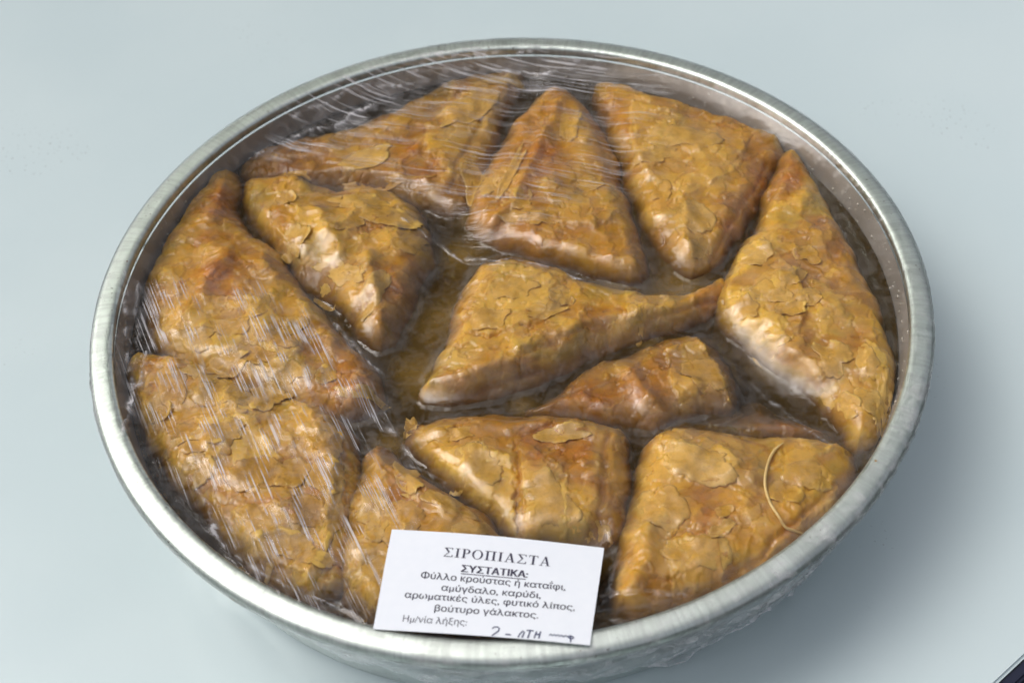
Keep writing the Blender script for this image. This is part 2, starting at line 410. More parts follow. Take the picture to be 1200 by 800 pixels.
# ---------------------------------------------------------------- pastries
SYR = .0359
ZT = .0365         # plane on which the outlines were read
G = 'syrup soaked phyllo pastries in the pan'
PAST = [
 dict(label='large flat triangular pastry at the back left of the pan, next to the rim', zt=.0405, n=1,
  out=[(278,203),(300,180),(345,168),(400,158),(450,138),(490,116),(540,92),(590,84),(620,92),(600,120),(585,165),(567,215),(550,252),(520,256),(480,238),(440,222),(390,222),(340,215),(290,214)],
  ridges=[([(290,205),(400,200),(500,215)],.0006,.002)], raised=[([(500,150),(560,100),(600,90),(590,130),(570,180),(535,215),(500,180)],.0007)],
  groove=[(566, 105), (562, 150), (536, 190), (530, 225)], tone=[(490,190,38,.8),(440,205,30,.6),(330,205,45,.6)], lite=[(555,150,35,.5)]),
 dict(label='lumpy triangular pastry with curled flaking layers, second from the left side of the pan', zt=.0425, n=2,
  out=[(283,228),(305,212),(350,210),(385,228),(440,225),(480,240),(503,268),(508,300),(492,345),(472,385),(452,412),(430,405),(402,365),(360,340),(330,305),(300,270)],
  ridges=[([(430,300),(440,350),(450,395)],.0016,.003),([(370,250),(400,300)],.0014,.003)], raised=[([(345,235),(400,230),(420,250),(395,275),(350,265)],.0006)],
  tone=[(465,330,38,.65),(330,250,20,.3)], lite=[(400,300,38,.4),(430,350,25,.7)], lump=1.8),
 dict(label='upright triangular pastry with a folded amber crease, pointing to the far rim', zt=.0430, n=3,
  out=[(655,107),(680,122),(702,152),(722,190),(727,218),(742,260),(757,300),(758,332),(730,333),(690,320),(640,308),(590,293),(550,272),(547,256),(566,215),(586,175),(610,140),(635,115)],
  ridges=[([(655,120),(630,180),(600,235),(575,265)],.0014,.0022),([(560,275),(640,290),(740,320)],.0012,.005)], raised=[([(600,225),(640,215),(690,235),(700,270),(650,262),(600,258)],.0005)],
  tone=[(638,190,30,1.0),(620,225,22,.7),(600,280,35,.5),(720,300,35,.3)], lite=[(585,215,18,.7),(690,190,25,.4)]),
 dict(label='broad pale triangular pastry under the far right rim, brown on its right flank', zt=.0430, n=4,
  out=[(692,105),(722,102),(762,118),(820,135),(880,153),(922,172),(905,205),(885,250),(857,292),(818,328),(787,314),(762,280),(742,240),(727,195),(706,150)],
  ridges=[([(905,180),(880,235),(850,285)],.0008,.003),([(800,240),(805,300)],.0012,.003)], raised=[([(740,120),(800,138),(880,160),(865,200),(830,222),(790,240),(755,205),(738,165)],.0007)],
  groove=[(900, 190), (865, 250), (832, 300)], tone=[(893,215,26,.8),(765,285,24,.7),(712,130,18,.8),(860,270,25,.6)], lite=[(800,180,45,.6),(812,270,25,.5)]),
 dict(label='long flaky pastry along the right rim, its end touching the metal', zt=.0440, n=5,
  out=[(925,174),(948,205),(965,245),(985,272),(1010,330),(1030,370),(1040,410),(1050,445),(1038,490),(1018,525),(1000,533),(985,500),(950,465),(905,430),(862,400),(838,375),(840,345),(865,310),(870,287),(890,277),(895,225)],
  ridges=[([(930,420),(960,455),(990,490)],.001,.003)], raised=[([(868,285),(895,282),(930,320),(950,360),(930,400),(890,400),(855,370),(850,340)],.0007),([(1015,400),(1040,420),(1040,460),(1010,450)],.0006)],
  groove=[(885, 395), (940, 430), (975, 465), (985, 505)], tone=[(925,205,24,1.0),(985,290,22,.5),(1010,400,22,.5)], lite=[(900,320,30,.4),(985,440,40,.4)], lump=1.5),
 dict(label='smooth golden triangular pastry in the middle, with a twisted tail to the right', zt=.0430, n=6,
  out=[(592,308),(640,315),(690,337),(740,347),(790,355),(830,340),(850,328),(857,343),(838,372),(790,390),(740,402),(680,425),(640,448),(590,462),(530,474),(487,472),(510,440),(528,400),(532,370),(545,340),(562,318)],
  ridges=[([(500,465),(560,440),(640,400),(720,370),(800,370)],.0016,.005)], raised=[([(592,310),(640,322),(662,340),(650,365),(600,392),(560,385),(543,355)],.0007)],
  cracks=[[(615,418),(650,405),(690,385)],[(548,392),(575,398),(600,388),(640,380)]],
  groove=[(845, 345), (760, 378), (640, 428), (530, 462)], tone=[(835,355,28,.8),(560,470,30,.5),(700,415,25,.4)], lite=[(600,350,42,.5),(540,430,30,.5)], lump=.6),
 dict(label='brownish glossy pastry folded over itself, right of the centre', zt=.0405, n=7,
  out=[(605,488),(640,470),(680,442),(720,422),(780,402),(818,394),(846,420),(866,465),(862,484),(800,490),(770,505),(740,500),(690,495),(640,492)],
  ridges=[([(740,440),(755,465),(775,490)],.0018,.003),([(818,398),(850,440),(862,480)],.001,.002)], raised=[([(778,410),(818,400),(845,435),(858,475),(800,480),(785,450)],.0006)],
  tone=[(690,470,40,.9),(750,450,40,.6),(815,440,30,.5)], lite=[(720,428,18,.3)], lump=.8),
 dict(label='sunken brown pastry tail lying low in the syrup between two right hand pastries', zt=.0362, n=8,
  out=[(750,500),(800,490),(862,480),(888,466),(915,486),(950,496),(978,511),(945,520),(880,520),(800,515)],
  ridges=[([(880,505),(970,510)],.0016,.003)], raised=[], tone=[(935,508,40,1.0),(800,500,30,.4)], lite=[(865,495,22,.5)]),
 dict(label='neat cracked triangular pastry just behind the white label', zt=.0425, n=9,
  out=[(470,512),(500,496),(560,490),(640,492),(700,498),(737,508),(736,560),(731,600),(724,645),(640,642),(600,635),(570,605),(540,580),(500,548)],
  ridges=[([(478,515),(560,500),(640,500),(730,510)],.0008,.003),([(505,530),(560,570),(600,620)],.001,.004)], raised=[([(500,525),(560,525),(600,540),(605,625),(560,590)],.0007),([(612,545),(650,540),(665,560),(665,630),(615,632)],.0007)],
  cracks=[[(604,522),(610,560),(605,590),(608,625)],[(612,512),(632,505),(650,498)]],
  tone=[(640,528,34,.8),(690,540,30,.7)], lite=[(560,560,30,.35),(640,590,30,.5)], lump=.5, groove=[(712,505),(706,560),(700,640)]),
 dict(label='wide pale yellow pastry at the near right rim, with a pastry thread lying on it', zt=.0440, n=10,
  out=[(757,522),(800,504),(840,514),(900,520),(975,520),(1001,543),(985,590),(950,625),(905,665),(850,692),(790,715),(728,728),(716,700),(725,650),(742,600),(747,560)],
  ridges=[([(790,520),(850,550),(880,560)],.001,.005),([(760,620),(750,660),(735,690)],.0015,.004)], raised=[([(765,525),(830,515),(870,545),(850,570),(790,560)],.0005),([(780,635),(840,630),(850,680),(790,690)],.0005)],
  cracks=[[(780,632),(810,625),(835,630),(860,615)]],
  groove=[(985, 560), (945, 600), (880, 655), (820, 690)], tone=[(835,610,26,.8),(830,590,20,.5),(930,620,30,.4)], lite=[(810,530,40,.5),(770,600,35,.45),(950,550,30,.3)], lump=1.1),
 dict(label='narrow pastry with curled layers, partly under the left end of the white label', zt=.0430, n=11,
  out=[(432,532),(450,526),(470,548),(510,575),(560,600),(588,628),(590,700),(560,728),(480,733),(420,726),(399,700),(402,640),(415,580)],
  ridges=[([(460,545),(500,580),(560,610)],.0014,.003)], raised=[([(405,640),(470,600),(480,640),(440,680),(405,690)],.0006)],
  groove=[(452, 545), (500, 582), (572, 616)], tone=[(480,590,28,.5),(460,630,30,.4)], lite=[(430,590,22,.2)], lump=1.4),
 dict(label='upper large pastry at the left rim, a brown twisted tip pointing to the back', zt=.0435, grow=.0050, n=12,
  out=[(268,209),(275,222),(270,250),(288,288),(320,300),(345,340),(385,395),(425,435),(440,452),(440,475),(410,490),(370,480),(300,462),(230,432),(200,420),(182,390),(178,350),(192,310),(217,270),(242,228)],
  ridges=[([(265,300),(240,340),(215,370)],.0014,.003),([(265,215),(245,260)],.0016,.004)], raised=[([(200,390),(240,350),(300,350),(360,400),(330,440),(240,430)],.0006)],
  tone=[(262,328,34,1.1),(255,240,34,.9),(240,280,20,.5),(400,460,40,.6)], lite=[(225,400,28,.5),(300,420,35,.3)], lump=1.2),
 dict(label='lower large flaking pastry at the left rim, covered in loose golden flakes', zt=.0440, grow=.0050, n=13,
  out=[(160,428),(182,424),(230,440),(300,468),(370,488),(408,512),(415,560),(408,620),(398,680),(383,702),(340,690),(290,655),(258,610),(217,570),(187,520),(166,470)],
  ridges=[([(380,520),(390,600),(385,680)],.001,.004)], raised=[([(230,490),(300,490),(330,540),(300,580),(250,560)],.0007),([(270,600),(330,590),(380,640),(370,680),(300,650)],.0006)],
  groove=[(402, 530), (392, 600), (380, 680)], tone=[(345,600,30,.8),(200,450,28,.7),(215,520,25,.5),(330,550,25,.5)], lite=[(300,640,35,.4),(240,470,25,.2)], lump=1.6),
 dict(label='fully sunken pastry seen as a dull brown shape through the syrup at the centre left', zt=.0338, n=14,
  out=[(455,425),(485,370),(512,300),(550,285),(562,310),(535,345),(522,400),(500,440),(478,468),(445,470)],
  ridges=[], raised=[], tone=[(500,380,60,.7)], lite=[]),
]
STEP = .00045
GX = np.arange(-.146, .146, .0006); GXX, GYY = np.meshgrid(GX, GX); GH = np.full(GXX.shape, .0)
def bil(Fg, x, y, x0=-.146, st=.0006):
    fx = np.clip((np.asarray(x) - x0) / st, 0, Fg.shape[1] - 1.001); fy = np.clip((np.asarray(y) - x0) / st, 0, Fg.shape[0] - 1.001)
    ix = fx.astype(int); iy = fy.astype(int); a = fx - ix; b = fy - iy
    return (Fg[iy, ix] * (1 - a) + Fg[iy, ix + 1] * a) * (1 - b) + (Fg[iy + 1, ix] * (1 - a) + Fg[iy + 1, ix + 1] * a) * b

def pastry_field(P, X, Y):
    s = P['n'] * 101; zt = P['zt']; lump = P.get('lump', 1.0)
    O = smooth_closed(unp(P['out'], ZT), 1)
    wx = X + .0020 * fbm(X / .012, Y / .012, s + 1, 2); wy = Y + .0020 * fbm(X / .012, Y / .012, s + 2, 2)
    d, ins = dist_poly(wx, wy, O); sd = np.where(ins, d, -d) + P.get('grow', .0024)
    wid = P.get('wid', .0105); tt = np.clip(sd / wid, 0, 1); prof = np.sqrt(np.clip(1 - (1 - tt) ** 2, 0, 1)) ** 1.1
    zb = min(.0305, zt - .004)
    h = np.where(sd > 0, zb + (zt - zb) * prof, zb + sd * 2.4)
    h = np.clip(h, .0022, None)
    inm = sstep(-.001, .005, sd)
    h = h + inm * np.clip(sd - .004, 0, .02) * .05
    det = .0011 * lump * fbm(X / .019, Y / .019, s + 3, 2)
    rid = 1 - np.abs(fbm(X / .010 + .3 * fbm(X / .02, Y / .02, s), Y / .0085, s + 4, 2)) * 3
    det += .00045 * lump * np.clip(rid, 0, 1) ** 2 * sstep(-.15, .25, fbm(X / .02, Y / .02, s + 40))
    rid2 = 1 - np.abs(fbm(X / .0045, Y / .0045, s + 5, 2)) * 3
    det += .00024 * lump * np.clip(rid2, 0, 1) ** 2 * .6 * sstep(.0, .3, fbm(X / .015, Y / .015, s + 41))
    # torn sheets: terraces with ragged edges
    qx = X + .0014 * fbm(X / .0028, Y / .0028, s + 6, 2); qy = Y + .0014 * fbm(X / .0028, Y / .0028, s + 7, 2)
    lay = np.zeros_like(X); edg = np.zeros_like(X)
    for k, (sc, thr) in enumerate(((.019, -.10), (.015, .05), (.012, .17))):
        st = sstep(thr - .011, thr + .011, fbm(qx / sc, qy / sc, s + 8 + (0 if k == 0 else k), 2))
        edg = np.maximum(edg, 4 * st * (1 - st) * (st > .35)); lay += st; det += (.00050 if k == 0 else .00042) * st
    raised = np.zeros_like(X)
    for poly, amp in P['raised']:
        dd, ii = dist_poly(qx, qy, unp(poly, zt)); sdd = np.where(ii, dd, -dd)
        st = sstep(-.0004, .0004, sdd); lift = np.exp(-np.clip(sdd, 0, 1) / .0015) * st
        det += amp * st + .0005 * lift * (fbm(X / .006, Y / .006, s + 31) + .5); raised = np.maximum(raised, st); edg = np.maximum(edg, 4 * st * (1 - st) * (st > .35))
    lay = np.clip(lay / 3 * .8 + raised * .5, 0, 1)
    for pl, amp, wd in P['ridges']:
        dd, _ = dist_poly(wx, wy, unp(pl, zt), False); det += amp * 1.1 * np.exp(-(dd / wd) ** 2)
    crk = np.zeros_like(X)
    for pl in P.get('cracks', []):
        dd, _ = dist_poly(qx, qy, unp(pl, zt), False); crk = np.maximum(crk, np.exp(-(dd / .0007) ** 2))
    # small natural cracks
    cn = np.abs(fbm(qx / .011, qy / .011, s + 12, 2)); cm = sstep(.05, .2, fbm(X / .013, Y / .013, s + 13, 2))
    crk = np.maximum(crk, np.exp(-(cn / .022) ** 2) * cm * .8)
    if 'groove' in P:
        dd, _ = dist_poly(wx, wy, unp(P['groove'], zt), False); crk = np.maximum(crk, np.exp(-(dd / .0010) ** 2) * .9)
    det -= .0011 * crk
    h = h + inm * det
    # browned and paler patches of the baked sheets
    def blobs(L):
        o = np.zeros_like(X)
        for a, b, r, v in L:
            c = un(a, b, zt); rr = r / 1200 * .36 / 1.0
            e = ((X - c[0]) ** 2 + ((Y - c[1]) * .8) ** 2) / rr ** 2
            o = np.maximum(o, v * np.exp(-e * .9))
        return o
    tone = blobs(P['tone']) * (.75 + .9 * fbm(X / .008, Y / .008, s + 20)); lite = blobs(P['lite']) * (.8 + 1.0 * fbm(X / .007, Y / .007, s + 21))
    tone = np.clip(tone + crk * .3 - raised * .2, 0, 1)
    lite = np.clip(lite + .8 * edg * (.5 + fbm(X / .006, Y / .006, s + 25)), 0, 1)
    hh = h - SYR + .0012 * fbm(X / .008, Y / .008, s + 22)
    wet = np.clip(1 - hh / .0074, 0, 1) ** 1.05
    return h, sd, dict(wet=wet, layer=lay, tone=tone, lite=lite)

roots = {}
for P in PAST:
    O = unp(P['out'], ZT); lo = O.min(0) - .013; hi = O.max(0) + .013
    xs = np.arange(lo[0], hi[0], STEP); ys = np.arange(lo[1], hi[1], STEP); X, Y = np.meshgrid(xs, ys)
    h, sd, at = pastry_field(P, X, Y)
    rad = np.hypot(X, Y); lim = wall_r(h) - .0006
    mask = (sd > -.0115) & (rad < lim)
    c = O.mean(0); base = (c[0], c[1], .0015)
    used, faces = grid_faces(mask)
    V = np.stack([X.ravel()[used], Y.ravel()[used], h.ravel()[used]], 1)
    rt = empty('phyllo_pastry', base, P['label'], 'pastry', G)
    link_mesh('folded_dough', V, faces, M_PHYLLO, rt, attrs={k: v.ravel()[used] for k, v in at.items()}, origin=base)
    roots[P['n']] = rt; P['base'] = base
    # into the shared height map
    gi = (GXX > lo[0]) & (GXX < hi[0]) & (GYY > lo[1]) & (GYY < hi[1])
    fx = (GXX[gi] - xs[0]) / STEP; fy = (GYY[gi] - ys[0]) / STEP
    ix = np.clip(fx.astype(int), 0, len(xs) - 1); iy = np.clip(fy.astype(int), 0, len(ys) - 1)
    hv = np.where(mask[iy, ix], h[iy, ix], 0)
    GH[gi] = np.maximum(GH[gi], hv)

# ---------------------------------------------------------------- loose flakes, each lying on its pastry
def flake(n, cx, cy, rx, ry, rot, lift=.0006, curl=.0, tone=0., lite=0., thick=.00014, seed=None, fold=None):
    rnd = np.random.RandomState(seed if seed is not None else int(cx * 7 + cy * 13))
    zt = [P for P in PAST if P['n'] == n][0]['zt']; base = [P for P in PAST if P['n'] == n][0]['base']
    c = un(cx, cy, zt + .0005); k = .36 / 1200
    rx *= k; ry *= k / .85; a = R_(rot)
    nt, nr = 56, 8
    th = np.linspace(0, 2 * np.pi, nt, endpoint=False)
    ph = rnd.rand(8) * 6.28
    kn = rnd.randint(9, 15); ka = np.sort((np.arange(kn) + rnd.rand(kn) * .8) / kn * 2 * np.pi); kr = 1 + .75 * (rnd.rand(kn) - .5)
    rad = np.interp(th, np.concatenate([ka - 2 * np.pi, ka, ka + 2 * np.pi]), np.tile(kr, 3)) + .10 * np.sin(2 * th + ph[0]) + .15 * (rnd.rand(nt) - .5)
    vs = [(0., 0.)]; rr = [0.]
    for i in range(1, nr + 1):
        q = i / nr
        for t_, r_ in zip(th, rad): vs.append((q * r_ * rx * math.cos(t_), q * r_ * ry * math.sin(t_))); rr.append(q)
    vs = np.array(vs); rr = np.array(rr)
    x = c[0] + vs[:, 0] * math.cos(a) - vs[:, 1] * math.sin(a); y = c[1] + vs[:, 0] * math.sin(a) + vs[:, 1] * math.cos(a)
    hz = np.maximum(np.maximum(bil(GHS, x, y), bil(GHS2, x, y) - .0002), SYR - .0002)
    z = .6 * hz + .4 * np.maximum(bil(GHS2, x, y), SYR - .0002) + lift + .0001 + curl * (vs[:, 1] / ry) ** 2 * .5 + curl * np.clip(vs[:, 0] / rx, 0, 2) ** 2 * .5
    z += .00035 * fbm(x / .004, y / .004, int(ph[5] * 100)) + .00035 * np.sin(vs[:, 0] / rx * 5 + ph[6]) * rr
    top = np.stack([x, y, z], 1); bot = top.copy(); bot[:, 2] -= thick; N = len(top)
    F_ = []
    for j in range(nt): F_.append((0, 1 + j, 1 + (j + 1) % nt))
    for i in range(nr - 1):
        for j in range(nt):
            b0 = 1 + i * nt; F_.append((b0 + j, b0 + nt + j, b0 + nt + (j + 1) % nt, b0 + (j + 1) % nt))
    G_ = [tuple(v + N for v in reversed(f)) for f in F_]
    b0 = 1 + (nr - 1) * nt
    E_ = [(b0 + j, N + b0 + j, N + b0 + (j + 1) % nt, b0 + (j + 1) % nt) for j in range(nt)]
    V = np.concatenate([top, bot]); one = np.ones(len(V)); edge = .5 * np.concatenate([rr, rr]) ** 8
    return link_mesh('flake', V, F_ + G_ + E_, M_FLAKE, roots[n], origin=base,
                     attrs=dict(wet=0 * one, layer=one, tone=one * tone, lite=np.clip(lite * one + edge * .5, 0, 1)))

def gblur(A, sig):
    k = np.fft.fftfreq(A.shape[0], d=.0006); KX, KY = np.meshgrid(k, k)
    return np.real(np.fft.ifft2(np.fft.fft2(A) * np.exp(-2 * np.pi ** 2 * sig ** 2 * (KX ** 2 + KY ** 2))))
GHS = np.maximum(gblur(np.maximum(GH, SYR - .002), .0012), 0)
GHS2 = GH
FL = [ # pastry, px, py, rx, ry, rotation, curl, tone, lite
 (1,430,188,34,13,25,.0005,0,.3),(1,560,215,20,30,10,.0004,.1,.2),(1,450,212,50,7,-4,.0006,.5,0),(1,348,205,22,8,0,.0006,.3,0),
 (1,548,130,24,34,-38,.0003,.1,.3),(1,590,95,24,9,12,.0006,0,.3),
 (2,372,238,26,15,-10,.0006,.5,0),(2,424,240,34,13,-6,.0012,.0,.1),(2,455,256,30,14,-20,.0010,0,0),(2,415,262,24,10,40,.0008,.2,.2),
 (2,398,318,30,14,-38,.0012,0,.5),(2,440,345,13,28,-28,.0014,0,.6),(2,335,235,12,14,30,.0016,.2,.2),(2,380,340,16,9,-40,.0008,0,.4),(2,345,285,14,22,-20,.001,0,.3),
 (2,478,285,18,16,10,.0004,.3,0),
 (3,607,238,18,12,5,.0004,.4,.1),(3,625,258,30,9,-15,.0005,.3,0),(3,668,150,14,26,-15,.0004,.0,.2),(3,690,215,16,12,-50,.0004,0,.1),
 (3,600,200,7,40,-24,.0005,.1,.4),
 (4,800,165,40,18,-12,.0003,0,.4),(4,765,185,22,18,10,.0003,.1,.4),(4,815,255,18,20,20,.0005,0,.3),(4,775,225,14,12,0,.0004,.4,0),(4,822,290,18,12,-10,.0007,0,.3),
 (5,885,298,18,18,10,.0004,0,.4),(5,905,345,20,14,20,.0006,0,.2),(5,930,330,14,12,60,.0007,.1,.1),(5,925,365,15,10,-20,.0008,.1,0),(5,950,350,14,10,30,.0007,.1,.1),
 (5,870,360,18,16,-30,.0005,0,.4),(5,975,420,16,20,15,.0006,.2,.2),(5,1012,468,17,16,10,.0008,.0,.3),(5,1035,470,8,30,-22,.0016,0,.5),(5,1015,430,12,20,-10,.0008,.1,.2),(5,945,300,16,10,-30,.0005,.2,0),
 (5,900,400,20,12,-30,.0005,0,.3),(5,985,470,14,22,30,.0006,.1,.3),
 (6,600,340,28,16,-10,.0004,0,.3),(6,640,368,20,9,12,.0006,0,.1),(6,578,375,26,12,10,.0005,0,.2),(6,660,350,12,14,0,.0005,.1,.1),(6,745,375,12,14,-20,.0006,.2,.3),
 (6,480,487,10,12,20,.0012,.2,.2),
 (7,825,440,20,28,14,.0004,.4,0),
 (9,560,550,28,28,-30,.0004,.1,.1),(9,530,510,22,10,0,.0006,.1,.1),(9,650,592,26,30,0,.0003,0,.4),(9,660,510,26,9,4,.0006,.1,.1),(9,690,620,20,14,30,.0004,.1,.1),
 (10,820,545,36,18,-20,.0003,0,.4),(10,815,650,26,18,0,.0004,0,.1),(10,850,600,12,8,20,.0006,.3,0),(10,945,560,26,14,0,.0005,.1,.1),(10,775,595,22,24,10,.0003,0,.4),
 (10,920,580,16,12,-30,.0005,.1,.1),(10,848,622,14,7,25,.0008,.1,.4),
 (11,520,592,36,10,-24,.0012,.1,.1),(11,475,560,14,22,30,.0010,.1,.1),(11,470,615,22,20,10,.0006,.4,0),(11,560,618,22,8,8,.0010,.1,.2),(11,440,600,18,26,0,.0004,0,.1),(11,435,680,20,22,0,.0004,.1,.0),
 (12,300,420,24,10,-18,.0006,.3,.1),(12,265,428,28,10,12,.0008,0,.4),(12,345,382,16,12,0,.0005,.1,.2),(12,325,400,26,12,-30,.0005,.4,0),(12,306,362,12,14,-10,.0010,.1,.2),
 (12,225,400,24,14,-10,.0006,0,.5),(12,336,437,24,11,-10,.0012,0,.3),(12,420,458,26,7,-4,.0010,.1,.1),(12,270,385,24,16,-20,.0004,.2,.2),(12,385,440,14,9,20,.0006,.2,0),
 (13,238,438,24,12,-12,.0008,0,.5),(13,262,462,28,18,-20,.0006,.2,.3),(13,312,465,24,17,6,.0010,0,.3),(13,270,482,16,10,-20,.0006,.1,.5),(13,240,515,36,20,-35,.0005,.5,.0),
 (13,258,510,24,14,-10,.0008,.3,.2),(13,385,525,20,15,10,.0010,.4,.1),(13,300,560,24,18,10,.0006,.5,0),(13,342,555,22,16,0,.0005,.4,0),(13,352,600,26,18,-10,.0008,.6,0),
 (13,310,610,26,18,-30,.0005,.3,.1),(13,200,455,18,22,20,.0004,.5,0),(13,345,645,34,13,-24,.0010,.2,.3),(13,390,600,12,30,-8,.0006,.1,.2),(13,385,560,20,20,0,.0006,.3,.1),
 (13,205,520,18,6,30,.0014,0,.5),(13,290,655,22,20,-30,.0004,.0,.3),(13,365,665,14,20,-10,.0005,.1,.3),(13,230,550,20,14,-30,.0005,.2,.3),(13,180,480,14,18,0,.0004,.4,.1),
]
for (n, a, b, rx, ry, rot, curl, tn, lt) in FL:
    flake(n, a, b, rx * 1.08, ry * 1.08, rot, .00014, curl * (.2 if (a + b) % 3 else 1.0), min(1, tn + .15), lt * .5)

# ---------------------------------------------------------------- pastry thread
def tube(name, pts, rad, mat, n=8, sub=8, taper=True, attrs=None):
    P = np.array(pts); Q = []
    for i in range(len(P) - 1):
        p0 = P[max(i - 1, 0)]; p1 = P[i]; p2 = P[i + 1]; p3 = P[min(i + 2, len(P) - 1)]
        for t in np.linspace(0, 1, sub, endpoint=False):
            Q.append(.5 * ((2 * p1) + (-p0 + p2) * t + (2 * p0 - 5 * p1 + 4 * p2 - p3) * t * t + (-p0 + 3 * p1 - 3 * p2 + p3) * t ** 3))
    Q.append(P[-1]); Q = np.array(Q); V = []; Fc = []
    for i, q in enumerate(Q):
        d = Q[min(i + 1, len(Q) - 1)] - Q[max(i - 1, 0)]; d = d / np.linalg.norm(d)
        s = np.cross(d, [0, 0, 1]); s /= np.linalg.norm(s) + 1e-9; u = np.cross(s, d)
        e = i / (len(Q) - 1); r = rad * (min(1, .35 + 6 * min(e, 1 - e)) if taper else 1)
        for k in range(n): a = 2 * math.pi * k / n; V.append(q + s * math.cos(a) * r + u * math.sin(a) * r)
    for i in range(len(Q) - 1):
        for k in range(n): Fc.append((i * n + k, i * n + (k + 1) % n, (i + 1) * n + (k + 1) % n, (i + 1) * n + k))
    Fc.append(tuple(range(n))[::-1]); Fc.append(tuple((len(Q) - 1) * n + k for k in range(n)))
    c = Q.mean(0)
    o = link_mesh(name, V, Fc, mat, origin=c); o.location = c
    for k_ in ('wet', 'layer', 'tone', 'lite'):
        a_ = o.data.attributes.new(k_, 'FLOAT', 'POINT'); a_.data.foreach_set('value', [0.9 if k_ == 'lite' else 0] * len(V))
    return o
TP = []
for a, b in [(918,519),(908,527),(901,540),(897,556),(897,572),(903,590),(912,604),(920,617),(930,626),(942,631)]:
    q = un(a, b, .0445); h0 = bil(GHS, q[0], q[1]); q = un(a, b, max(float(h0), .036) + .0009); h0 = bil(GHS, q[0], q[1])
    TP.append((q[0], q[1], max(float(h0), .0365) + .0010))
tag(tube('pastry_thread', TP, .00050, M_FLAKE), 'thin curved pale pastry thread lying on the near right pastry', 'pastry thread')

# ---------------------------------------------------------------- syrup
ind = gblur((GH > SYR - .0002).astype(float), .0013)
NR, NTH = 230, 900
def disc(nr, nth, rfun, zfun):
    th = np.linspace(0, 2 * np.pi, nth, endpoint=False); q = (np.arange(1, nr + 1) / nr) ** .8
    T, Q = np.meshgrid(th, q, indexing='ij')
    rr = Q * rfun(T); X = rr * np.cos(T); Y = rr * np.sin(T); Z = zfun(X, Y, rr)
    V = np.concatenate([[(0, 0, float(zfun(np.array([0.]), np.array([0.]), np.array([0.]))[0]))], np.stack([X, Y, Z], -1).reshape(-1, 3)])
    i = np.arange(nth); j = np.arange(nr - 1); I, J = np.meshgrid(i, j, indexing='ij')
    a = 1 + I * nr + J; b = 1 + ((I + 1) % nth) * nr + J
    f = np.stack([a, a + 1, b + 1, b], -1).reshape(-1, 4)
    tri = [(0, 1 + k * nr, 1 + ((k + 1) % nth) * nr) for k in range(nth)]
    return V, f, tri, th
def syr_z(X, Y, rr):
    men = bil(ind, X, Y); wr = wall_r(SYR) - .0003
    return SYR + .0013 * np.clip(men, 0, .6) + .0007 * np.exp(-(wr - rr) / .0012) + .00018 * fbm(X / .009, Y / .009, 5)
V, f, tri, th = disc(NR, NTH, lambda T: (wall_r(SYR) - .0002) * rscale(T), syr_z)
nv = len(V); low = np.stack([(.1322) * rscale(th) * np.cos(th), .1322 * rscale(th) * np.sin(th), 0 * th + .0027], 1)
V = np.concatenate([V, low, [[0, 0, .0027]]])
rim_i = 1 + np.arange(NTH) * NR + NR - 1; li = nv + np.arange(NTH)
side = np.stack([rim_i, li, np.roll(li, -1), np.roll(rim_i, -1)], 1)
allf = [tuple(x) for x in f.tolist()] + tri + [tuple(x) for x in side.tolist()] + [(nv + NTH, int(np.roll(li, -1)[k]), int(li[k])) for k in range(NTH)]
murk = np.zeros(len(V))
for a_, b_, r_ in [(505,370,38),(480,440,34),(540,300,26),(790,335,30),(720,348,24),(420,470,36),(360,400,30),(450,520,20),(560,255,18),(760,400,14),(905,430,16),(610,475,14)]:
    c_ = un(a_, b_, SYR); e_ = ((V[:, 0] - c_[0]) ** 2 + (V[:, 1] - c_[1]) ** 2) / (r_ * .36 / 1200) ** 2; murk = np.maximum(murk, np.exp(-e_ * .8))
sy = link_mesh('syrup', V, allf, M_SYRUP, attrs={'murk': murk})
tag(sy, 'dark amber syrup pooled between the pastries inside the pan', 'syrup')

# sugar droplets on the inner wall
DV, DF = [], []
rnd = random.Random(3)
for k in range(230):
    th_ = R_(rnd.uniform(-25, 160)) if k < 190 else R_(rnd.uniform(0, 360)); z = rnd.uniform(.0362, .0455); r = rnd.choice([.00022, .0003, .0004, .0006]) * rnd.uniform(.7, 1.2)
    rw = wall_r(z) * float(rscale(np.array(th_))) - r * .1; c = np.array([rw * math.cos(th_), rw * math.sin(th_), z]); n0 = np.array([-math.cos(th_), -math.sin(th_), .2])
    t0 = np.array([-math.sin(th_), math.cos(th_), 0]); u0 = np.array([0, 0, 1.]); b0 = len(DV)
    for q, hh in ((1, 0), (.75, .45), (.3, .65)):
        for j in range(8): a = j * math.pi / 4; DV.append(c + (t0 * math.cos(a) + u0 * math.sin(a) * rnd.uniform(.9, 1.3)) * r * q + n0 * r * hh)
    DV.append(c + n0 * r * .7)
    for ring in (0, 1):
        for j in range(8): DF.append((b0 + ring * 8 + j, b0 + ring * 8 + (j + 1) % 8, b0 + ring * 8 + 8 + (j + 1) % 8, b0 + ring * 8 + 8 + j))
    for j in range(8): DF.append((b0 + 16 + j, b0 + 16 + (j + 1) % 8, b0 + 24))
t = NT('dried_sugar'); M_DROP = t.done(t.n('BsdfPrincipled', Base__Color=(.55, .52, .46, 1), Roughness=.2))
tag(link_mesh('sugar_droplet', DV, DF, M_DROP), 'fine pale syrup droplets dried on the inner wall of the pan', 'droplets', kind='stuff')

